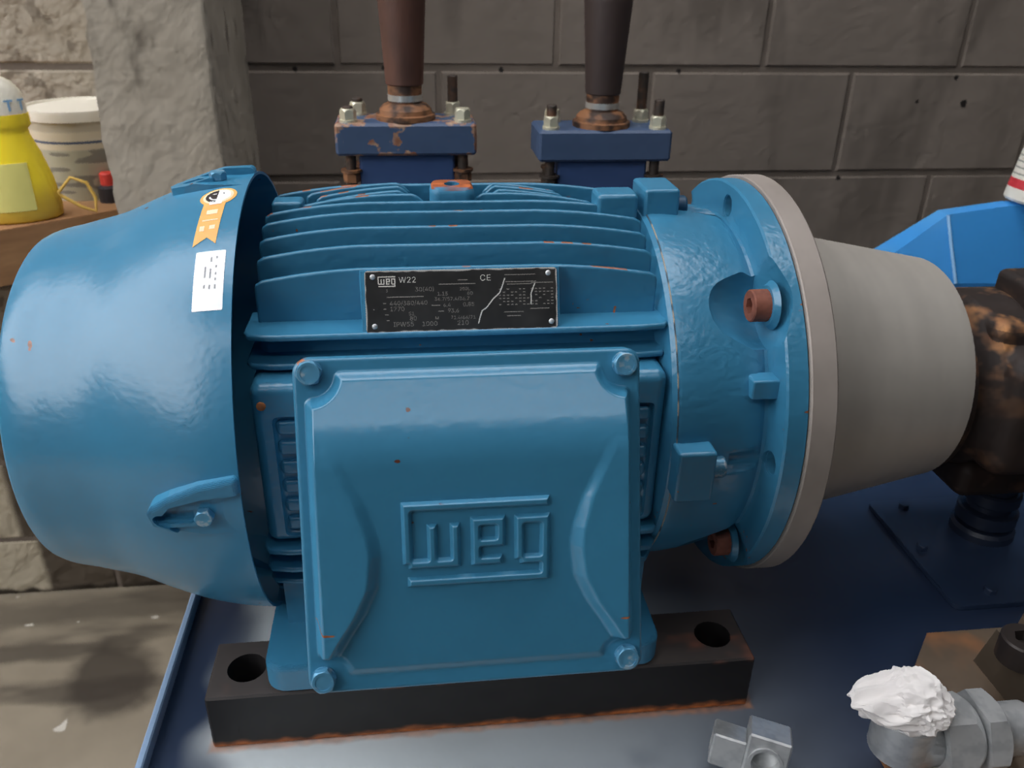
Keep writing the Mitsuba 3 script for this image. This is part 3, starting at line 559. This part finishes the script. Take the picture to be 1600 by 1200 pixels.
def cover_h(a, b):
    P = np.c_[a.ravel(), b.ravel()]
    body = sbox(-0.0925, -0.0880, 0.0925, 0.0905).buffer(-0.006).buffer(0.006)
    for sx, sy in ((-1, 1), (1, 1), (-1, -1), (1, -1)):
        body = body.difference(Point(sx * 0.0892, sy * 0.0888).buffer(0.0132, quad_segs=12))
    body = body.buffer(-0.004).buffer(0.004)
    shapely.prepare(body)
    pts = shapely.points(P); d = shapely.distance(body.exterior, pts) * np.where(shapely.contains(body, pts), 1, -1)
    d = d.reshape(a.shape)
    wall = sst(-0.0005, 0.0055, d)
    wl = np.interp(-b, -wL[:, 1], -wL[:, 0])         # half-width of the wave at this height
    side = sst(-0.0042, 0.0042, np.abs(a) - wl)
    return wall * (centre_h(b) * (1 - side) + side_h(b) * side)
n = 300
ga, gb = np.meshgrid(np.linspace(-0.099, 0.099, n), np.linspace(-0.098, 0.098, n), indexing='ij')
# round the corners of the rim by pulling the grid in
rim = sbox(-0.099, -0.098, 0.099, 0.098).buffer(-0.009).buffer(0.009, quad_segs=12)
hh = cover_h(ga, gb)
pts = shapely.points(np.c_[ga.ravel(), gb.ravel()]); ins = shapely.contains(rim, pts)
near = shapely.line_interpolate_point(rim.exterior, shapely.line_locate_point(rim.exterior, pts[~ins]))
xy = np.c_[ga.ravel(), gb.ravel()]; xy[~ins] = np.c_[shapely.get_x(near), shapely.get_y(near)]
dr_ = shapely.distance(rim.exterior, shapely.points(xy)).reshape(n, n)
edge = 0.0022 - 0.0022 * np.sqrt(np.clip(1 - np.clip(1 - dr_ / 0.0022, 0, 1) ** 2, 0, 1))
z = 0.0 + hh - edge
V = np.c_[xy, z.ravel()]
I = np.arange(n * n).reshape(n, n)
F = np.vstack([np.stack([I[:-1, :-1], I[1:, :-1], I[1:, 1:]], -1).reshape(-1, 3), np.stack([I[:-1, :-1], I[1:, 1:], I[:-1, 1:]], -1).reshape(-1, 3)])
ringi = np.r_[I[:, 0], I[-1, 1:], I[-2::-1, -1], I[0, -2:0:-1]]
base = len(V); V2 = V[ringi].copy(); V2[:, 2] = -0.0085
V = np.vstack([V, V2, [[0, 0, -0.0085]]]); m_ = len(ringi); k_ = np.arange(m_); k2 = (k_ + 1) % m_
F = np.vstack([F, np.c_[ringi[k_], base + k_, base + k2], np.c_[ringi[k_], base + k2, ringi[k2]], np.c_[base + k2, base + k_, np.full(m_, len(V) - 1)]])
F = F[:, ::-1] if np.cross(V[F[0, 1]] - V[F[0, 0]], V[F[0, 2]] - V[F[0, 0]])[2] < 0 else F
mesh = trimesh.Trimesh(V, F, process=False)
TC = MO + '__terminal_cover'
obj(TC, frame(bc, be1, be2, bn, mesh), 'paint_sheet', 50, 'square blue terminal box cover with wavy relief')
for a, b in ((-0.0892, 0.0900), (0.0892, 0.0890), (-0.0898, -0.0880), (0.0888, -0.0872)):
    h = hexhead(0.0128, 0.0062).rotate([0, 0, 30 + 20 * a / 0.09])
    h = h + solid([(0, 0.0072), (0.0012, 0.0072)], seg=40)
    h = h - (solid([(0, 0.0046), (0.002, 0.0046)], seg=32).translate([0, 0, 0.0057]))
    obj(TC + '__bolt', frame(bc + be1 * a + be2 * b + bn * 0.0003, be1, be2, bn, h), 'bolt_paint', 25)
# raised lettering on the cover: a small height field per stroke group
logo = unary_union([l.buffer(0.0031, cap_style='flat', join_style='mitre') for l in strokes_logo(1.0, 0.0, 0.0)]).buffer(0.0004, join_style='mitre').buffer(-0.0004)
def relief(poly, h, wall, step, z0f):
    x0, y0, x1, y1 = poly.bounds; nx_, ny_ = int((x1 - x0 + 4 * step) / step), int((y1 - y0 + 4 * step) / step)
    A, B = np.meshgrid(x0 - 2 * step + np.arange(nx_) * step, y0 - 2 * step + np.arange(ny_) * step, indexing='ij')
    pt = shapely.points(np.c_[A.ravel(), B.ravel()]); shapely.prepare(poly)
    d = (shapely.distance(poly.boundary, pt) * np.where(shapely.contains(poly, pt), 1, -1)).reshape(A.shape)
    H = np.clip(d / wall, -0.35, 1) * h; H = np.where(H > 0.75 * h, 0.75 * h + (H - 0.75 * h) * 0.6, H)
    I = np.arange(nx_ * ny_).reshape(nx_, ny_); q = np.stack([I[:-1, :-1], I[1:, :-1], I[1:, 1:], I[:-1, 1:]], -1).reshape(-1, 4)
    q = q[(d.ravel()[q] > -1.2 * step).any(1)]
    v = np.c_[A.ravel(), B.ravel(), H.ravel() + z0f(B.ravel())]
    m = trimesh.Trimesh(v, np.vstack([q[:, [0, 1, 2]], q[:, [0, 2, 3]]]), process=False); m.remove_unreferenced_vertices(); return m
obj(TC + '__raised_logo', frame(bc, be1, be2, bn, relief(logo, 0.0038, 0.0020, 0.0004, lambda b: centre_h(b) - 0.0001)), 'paint_sheet', 40, 'embossed square lettering in a frame')

# ------------------------------------------------------------------ bell housing
BH = 'bell_housing'
tag(BH, 'bare aluminium cone shaped bell housing between blue motor flange and pump', 'bell housing')
obj(BH + '__ring', lathe([(0.2822, 0.10), (0.2822, 0.1772), (0.2832, 0.1781), (0.3015, 0.1781), (0.3030, 0.1768), (0.3035, 0.10)], 'x', seg=192), 'aluminium_ring', 30, 'flat machined flange ring')
obj(BH + '__cone', lathe([(0.3030, 0.09), (0.3030, 0.1360), (0.306, 0.1330), (0.310, 0.1318), (0.4615, 0.1025), (0.4630, 0.1005), (0.4630, 0.05), (0.455, 0.05)], 'x', seg=160), 'aluminium_cone', 30)

# ------------------------------------------------------------------ pump
PU = 'hydraulic_pump'
tag(PU, 'rusty black cast iron hydraulic pump bolted to the small end of the bell housing', 'pump')
pb = solid([(0.463, 0.088), (0.478, 0.088), (0.481, 0.070), (0.490, 0.068), (0.500, 0.079), (0.507, 0.084), (0.60, 0.084), (0.61, 0.078), (0.66, 0.074)], 'x', (0, 0, -0.012), 64)
pb = pb + rbox(0.500, 0.62, -0.060, 0.03, 0.02, 0.066, 0.014, 16) + rbox(0.505, 0.64, -0.095, 0.03, -0.075, 0.045, 0.02, 16)
obj(PU + '__body', pb, 'pump_iron', 40)
obj(PU + '__port_boss', rbox(0.542, 0.625, -0.05, 0.02, 0.060, 0.090, 0.007, 16) , 'pump_iron', 40)
obj(PU + '__suction_flange', rbox(0.520, 0.660, -0.045, 0.095, -0.128, -0.088, 0.012, 16), 'pump_iron', 40)
# plate with suction pipe
SP = 'suction_plate'
tag(SP, 'dark blue screwed cover plate on the tank under the suction pipe', 'plate')
obj(SP + '__plate', prism(Polygon([(0.5235, -0.083), (0.735, -0.083), (0.735, 0.10), (0.5235, 0.10)]).buffer(-0.009).buffer(0.009), 0.006, 0.001).translate([0, 0, BASE]), 'plate_paint', 25)
for x, y in ((0.560, 0.083), (0.5395, 0.008), (0.570, -0.066), (0.706, 0.087), (0.712, -0.066)):
    obj(SP + '__bolt', hexhead(0.0105, 0.006).translate([x, y, BASE + 0.006]), 'plate_paint', 25)
PP = 'suction_pipe'
tag(PP, 'short dark blue suction pipe with union rings rising from the cover plate to the pump', 'pipe')
px, py = 0.626, 0.035
obj(PP + '__pipe', solid([(BASE + 0.006, 0.023), (-0.125, 0.023)], 'z', (px, py, 0), 48), 'pipe_paint')
obj(PP + '__collar', solid([(BASE + 0.006, 0.033), (BASE + 0.014, 0.033), (BASE + 0.018, 0.0300)], 'z', (px, py, 0), 48), 'pipe_paint')
obj(PP + '__union_ring', solid([(BASE + 0.022, 0.028), (BASE + 0.024, 0.031), (BASE + 0.038, 0.031), (BASE + 0.040, 0.028)], 'z', (px, py, 0), 48), 'pipe_paint')
obj(PP + '__union_ring', solid([(BASE + 0.048, 0.0265), (BASE + 0.050, 0.0285), (BASE + 0.062, 0.0285), (BASE + 0.064, 0.0265)], 'z', (px, py, 0), 48), 'pipe_paint')

# ------------------------------------------------------------------ cylinders with tapered sleeves
def cylinder_unit(name, lb, x0, y0, rot, w, dp, zt, sleeve_mat, rust, xs, studs):
    tag(name, lb, 'hydraulic cylinder', 'hydraulic cylinders behind the motor')
    c, s_ = math.cos(rot), math.sin(rot)
    def put(m): return m.rotate([0, 0, math.degrees(rot)]).translate([x0, y0, 0])
    h = 0.037
    obj(name + '__cap_plate', put(cbox(-w / 2, w / 2, 0, dp, zt - h, zt, 0.003)), 'valve_paint', 30)
    obj(name + '__barrel', put(rbox(-w * 0.345, w * 0.345, 0.012, dp - 0.010, BASE + 0.02, zt - h, 0.004)), 'valve_body_paint', 30)
    obj(name + '__base_plate', put(cbox(-w / 2, w / 2, 0, dp, BASE, BASE + 0.02, 0.002)), 'valve_body_paint', 30)
    for k, (fx, fy) in enumerate(((-1, 0), (1, 0), (-1, 1), (1, 1))):
        X, Y = fx * (w / 2 - 0.016 - 0.009 * fy), 0.0145 if fy == 0 else dp - 0.012
        st = studs[k]
        obj(name + '__tie_rod', put(solid([(BASE + 0.02, 0.0062), (zt + st - 0.001, 0.0062), (zt + st, 0.005)], 'z', (X, Y, 0), 20)), 'dark_steel', 30)
        kk = f'{name}__tie_rod' + ('' if k == 0 else f'_{k:03d}')
        obj(kk + '__nut', put(hexhead(0.017, 0.0125).rotate([0, 0, 12 + 25 * k]).translate([X, Y, zt + 0.003]) + solid([(zt, 0.0105), (zt + 0.003, 0.0105)], 'z', (X, Y, 0), 24)), 'nut_metal', 25)
        obj(kk + '__lower_nut', put(hexhead(0.018, 0.012).translate([X, Y, zt - h - 0.033]) + solid([(zt - h - 0.021, 0.0125), (zt - h - 0.018, 0.0125)], 'z', (X, Y, 0), 24)), 'gland_rust' if rust else 'dark_steel', 25)
    g = (0, 0.036, 0)
    obj(name + '__gland', put(solid([(zt, 0.0355), (zt + 0.006, 0.0355), (zt + 0.007, 0.032), (zt + 0.012, 0.031), (zt + 0.017, 0.026), (zt + 0.019, 0.020), (zt + 0.048, 0.020)], 'z', g, 40)), 'gland_rust', 30)
    obj(name + '__piston_rod', put(solid([(zt + 0.017, 0.0165), (zt + 0.030, 0.0165), (zt + 0.05, 0.0165)], 'z', g, 40).translate([0, 0, 0]) + solid([(zt + 0.0215, 0.0206), (zt + 0.0285, 0.0206)], 'z', g, 40)), 'rod_chrome', 30)
    obj(name + '__sleeve', put(solid(xs, 'z', g, 40)), sleeve_mat, 30)
cylinder_unit('hydraulic_cylinder', 'blue chipped hydraulic cylinder with rusty tapered sleeve, left of two', -0.0015, 0.35, 0.0, 0.166, 0.076, 0.163, 'sleeve_rust', True, [(0.202, 0.0205), (0.2035, 0.0222), (0.300, 0.0275), (0.44, 0.031)], (0.018, 0.014, 0.020, 0.046))
cylinder_unit('hydraulic_cylinder_001', 'clean blue hydraulic cylinder with dark brown tapered sleeve, right of two', 0.2385, 0.35, 0.0, 0.164, 0.076, 0.154, 'sleeve_dark', False, [(0.191, 0.0195), (0.193, 0.0215), (0.296, 0.0285), (0.3005, 0.0265)], (0.028, 0.034, 0.018, 0.060))

# ------------------------------------------------------------------ blue container and white bottle behind the pump
cont = M.hull_points(np.array([(0.7135, 0.362, 0.041), (0.7135, 0.385, 0.041), (0.80, 0.362, 0.052), (0.80, 0.385, 0.052), (1.06, 0.362, 0.056), (1.06, 0.385, 0.056), (0.728, 0.330, -0.045), (0.733, 0.334, -0.058), (1.06, 0.330, -0.052), (1.06, 0.334, -0.06), (0.575, 0.40, -0.105), (0.575, 0.46, -0.105),
    (0.62, 0.36, BASE), (0.60, 0.46, BASE), (0.74, 0.345, BASE), (1.06, 0.345, BASE), (1.06, 0.50, BASE), (0.74, 0.50, BASE)], np.float32))
tag('blue_container', 'bright blue plastic container with a slanted shoulder behind the rusty pump', 'container')
obj('blue_container__body', cont, 'container_blue', 12)
obj('blue_container__crease_highlight', tube(np.array([(0.7135, 0.3612, 0.0405), (0.7205, 0.3455, -0.002), (0.728, 0.3292, -0.045)]), 0.0022, 8), 'container_highlight', True, 'crease highlight added as a pale tube')
WB = 'white_bottle'
tag(WB, 'white bottle with red stripe leaning at the right edge on the blue container', 'bottle')
bo = np.array([0.8385, 0.372, 0.0515]); bax = np.array([0.16, 0.0, 0.987]); bax /= np.linalg.norm(bax); bxx = np.array([bax[2], 0, -bax[0]]); byy = np.cross(bax, bxx)
def bt(prof, mt, k): obj(f'{WB}__{k}', frame(bo, bxx, byy, bax, solid(prof, 'z', seg=48)), mt, 30)
bt([(0, 0.034), (0.003, 0.037), (0.12, 0.037), (0.14, 0.030), (0.155, 0.015), (0.175, 0.015)], 'bottle_white', 'body')
bt([(0.017, 0.0372), (0.029, 0.0372)], 'bottle_red', 'stripe')
for k in range(4): bt([(0.034 + 0.008 * k, 0.0371), (0.036 + 0.008 * k, 0.0371)], 'bottle_grey', 'print_line')

# ------------------------------------------------------------------ rusty bracket at the right front
RB = 'rusty_bracket'
tag(RB, 'rust brown steel bracket in the lower right corner on the tank', 'bracket')
obj(RB + '__plate', prism(Polygon([(0.464, -0.127), (0.70, -0.127), (0.70, -0.45), (0.36, -0.45), (0.36, -0.24), (0.424, -0.172)]), 0.019, 0.0015).translate([0, 0, BASE]), 'rust_plate', 25)
blk = M.hull_points(np.array([(0.486, -0.165, -0.215), (0.70, -0.165, -0.215), (0.486, -0.44, -0.215), (0.70, -0.44, -0.215), (0.491, -0.172, -0.172), (0.70, -0.172, -0.172), (0.491, -0.44, -0.172), (0.70, -0.44, -0.172)], np.float32))
obj(RB + '__raised_block', blk, 'bracket_iron', 25)
obj(RB + '__gusset', M.hull_points(np.array([(0.527, -0.150, -0.215), (0.70, -0.150, -0.215), (0.527, -0.172, -0.215), (0.545, -0.150, -0.11), (0.70, -0.150, -0.11), (0.545, -0.166, -0.11), (0.70, -0.172, -0.215), (0.70, -0.166, -0.11)], np.float32)), 'rust_plate', 25)
sc = (0.488, -0.206, 0)
obj(RB + '__cap_screw', solid([(-0.172, 0.0185), (-0.151, 0.0185), (-0.1495, 0.017)], 'z', sc, 48) - M.cylinder(0.02, 0.0095, 0.0095, 6).translate([sc[0], sc[1], -0.160]), 'black_screw', 25)

# ------------------------------------------------------------------ fittings and paper
EF = 'elbow_fitting'
tag(EF, 'zinc plated hydraulic elbow fitting stuffed with crumpled white paper', 'pipe fitting')
ex, ey, ez = 0.3575, -0.261, -0.1862
el = M.sphere(0.0232, 48).translate([ex, ey, ez]) + solid([(ez - 0.01, 0.0228), (ez + 0.024, 0.0228), (ez + 0.026, 0.0215)], 'z', (ex, ey, 0), 48) + solid([(ex, 0.0222), (ex + 0.022, 0.0222)], 'x', (0, ey, ez), 48)
el = el - solid([(ez, 0.0175), (ez + 0.05, 0.0175)], 'z', (ex, ey, 0), 32)
obj(EF + '__body', el, 'zinc', 35)
def hexx(x0, x1, af): return (hexhead(af, x1 - x0).rotate([0, 0, 30]).rotate([0, 90, 0])).translate([x0, ey, ez])
obj(EF + '__nut', hexx(ex + 0.0225, ex + 0.052, 0.055), 'zinc', 25)
obj(EF + '__nut', hexx(ex + 0.0545, ex + 0.073, 0.056), 'zinc', 25)
obj(EF + '__tail', solid([(ex + 0.073, 0.020), (ex + 0.1, 0.020)], 'x', (0, ey, ez), 32), 'zinc', 35)
def paper():
    m = trimesh.creation.icosphere(5, 1.0); v = np.array(m.vertices)
    ridge = lambda f, sd: 1 - 2 * np.abs(meshkit.noise(v * f + 5, sd) - 0.5)
    r = 0.70 + 0.24 * ridge(1.7, 2) ** 1.5 + 0.20 * ridge(3.1, 9) + 0.10 * ridge(6.5, 4) + 0.03 * ridge(14, 5)
    p = v * r[:, None] * np.array([0.0232, 0.0230, 0.0200])
    low = np.clip(-v[:, 2], 0, 1)
    p[:, :2] *= (1 + 0.10 * low)[:, None]; p[:, 2] = np.maximum(p[:, 2], -0.0145 - 0.004 * meshkit.noise(v * 3, 6))
    w = np.clip(-v[:, 0] - 0.25, 0, 1) ** 1.3 * np.clip(1.2 - np.abs(v[:, 2] - 0.2) * 1.2, 0, 1)
    p[:, 0] -= (0.034 + 0.012 * meshkit.noise(v * 6, 8)) * w; p[:, 2] += 0.004 * w + 0.006 * w * np.sin(v[:, 1] * 11); p[:, 2] *= 1 - 0.3 * w
    return trimesh.Trimesh(p, m.faces, process=False)
pm = paper(); pm.apply_translation([ex + 0.002, ey + 0.001, ez + 0.0375])
PA = 'crumpled_paper'
obj(PA, pm, 'paper', 18, 'crumpled white paper towel stuffed into the elbow fitting', 'paper')
SF = 'small_fitting'
tag(SF, 'small zinc plated cube fitting with round port at the bottom edge', 'pipe fitting')
R3 = lambda m: m.rotate([-20, 4, -25]).scale([1.15, 1.15, 1.15]).translate([0.2605, -0.2435, -0.2105])
cube = cbox(-0.014, 0.014, -0.014, 0.014, -0.016, 0.016, 0.0012) - solid([(-0.03, 0.0095), (0.0, 0.0095)], 'y', (0, 0, -0.002), 32)
obj(SF + '__body', R3(cube), 'zinc', 25)
obj(SF + '__port_ring', R3(lathe([(-0.0155, 0.0095), (-0.0155, 0.0115), (-0.013, 0.0115), (-0.013, 0.0095)], 'y', (0, 0, -0.002), 40)), 'zinc', 30)
obj(SF + '__branch', R3(cbox(-0.036, -0.0135, -0.0115, 0.0115, -0.0155, 0.007, 0.0012) - solid([(-0.04, 0.0075), (-0.02, 0.0075)], 'x', (0, 0, -0.004), 32)), 'zinc', 30)

# ------------------------------------------------------------------ left: shelf and the things on it
SH = 'wooden_shelf'
ang = math.radians(25)
sx, sy = np.array([math.cos(math.radians(40)), math.sin(math.radians(40))]), np.array([-math.sin(math.radians(40)), math.cos(math.radians(40))])
SZ = -0.040
p0 = np.array([-0.61, 0.635]); p1 = np.array([-0.462, 0.752])
P = Polygon([p0 - (p1 - p0) * 3.2, p1, (-0.462, WY - 0.002), (-1.2, WY - 0.002)])
obj(SH, prism(P, 0.085, 0.002).translate([0, 0, SZ - 0.085]), 'wood', 25, 'thick wooden shelf beside the pillar with bottle and bucket on it', 'shelf')
YB = 'detergent_bottle'
tag(YB, 'yellow translucent detergent bottle with white top on the wooden shelf', 'bottle')
yx, yy = -0.598, 0.70
def ell(prof, sxx=1.0, syy=0.62, c=(yx, yy), seg=56): return solid(prof, 'z', (0, 0, 0), seg).scale([sxx, syy, 1]).rotate([0, 0, 23]).translate([c[0], c[1], 0])
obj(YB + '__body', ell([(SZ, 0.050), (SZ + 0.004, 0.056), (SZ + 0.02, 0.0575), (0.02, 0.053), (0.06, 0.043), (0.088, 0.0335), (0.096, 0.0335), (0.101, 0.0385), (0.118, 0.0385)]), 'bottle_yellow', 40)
obj(YB + '__upper_shell', ell([(0.1182, 0.0375), (0.130, 0.0372), (0.150, 0.034), (0.163, 0.024), (0.170, 0.014), (0.20, 0.0135)]), 'bottle_cream', 40)
obj(YB + '__label', (lathe([(-0.02, 0.0), (-0.02, 0.0571), (0.02, 0.0536), (0.05, 0.0464), (0.05, 0.0)], 'z', seg=56).scale([1.002, 0.64, 1]) ^ cbox(-0.06, 0.020, -0.06, -0.01, -0.03, 0.06, 0.0001)).rotate([0, 0, 23]).translate([yx, yy, 0]), 'yellow_label', 40)
def bottle_text():
    out = []
    for dx in (0.014, 0.0300):
        t = meshkit.text_mesh('T', 0.015, 0.0006, True); t.apply_translation([-t.bounds[1][0] / 2, 0, 0])
        t.apply_transform(trimesh.transformations.rotation_matrix(math.pi / 2, [1, 0, 0]))
        t.apply_transform(trimesh.transformations.rotation_matrix(math.atan2(0.62 * dx, math.sqrt(0.0365 ** 2 - dx * dx)), [0, 0, 1]))
        t.apply_translation([dx, -0.62 * math.sqrt(0.0372 ** 2 - dx * dx) - 0.0008, 0.124]); t.apply_transform(trimesh.transformations.rotation_matrix(math.radians(23), [0, 0, 1])); t.apply_translation([yx, yy, 0]); out.append(t)
    return trimesh.util.concatenate(out)
obj(YB + '__lettering', bottle_text(), 'label_blue', False)
BK = 'paint_bucket'
tag(BK, 'white plastic bucket with printed label behind the yellow bottle on the shelf', 'bucket')
kx, ky = -0.548, 0.872
obj(BK + '__body', lathe([(SZ, 0.0), (SZ, 0.072), (0.100, 0.081), (0.100, 0.0)], 'z', (kx, ky, 0), 64), 'bucket_label', 35)
obj(BK + '__lid', lathe([(0.0885, 0.0), (0.0885, 0.0845), (0.101, 0.0852), (0.105, 0.0845), (0.1052, 0.080), (0.1015, 0.0775), (0.1015, 0.0)], 'z', (kx, ky, 0), 64), 'bucket_white', 30, 'white lid')
t_ = np.linspace(0, 1, 40)
wp = np.array([(-0.540, 0.700, 0.000), (-0.520, 0.705, 0.022), (-0.5, 0.712, 0.012), (-0.492, 0.715, -0.012), (-0.495, 0.715, -0.034), (-0.512, 0.705, -0.024), (-0.535, 0.700, -0.006)])
obj('wire_loop', tube(wp, 0.0026, 8, True), 'wire_yellow', True, 'bent loop of yellow strip lying between bottle and pillar', 'strip')
CP = 'capped_bottle'
tag(CP, 'small black bottle with red cap squeezed beside the pillar on the shelf', 'bottle')
obj(CP + '__body', solid([(SZ, 0.018), (SZ + 0.024, 0.018), (SZ + 0.028, 0.012)], 'z', (-0.497, 0.80, 0), 32), 'plastic_black', 35)
obj(CP + '__cap', solid([(SZ + 0.0275, 0.012), (SZ + 0.046, 0.012), (SZ + 0.048, 0.010)], 'z', (-0.497, 0.80, 0), 32), 'plastic_red', 35)
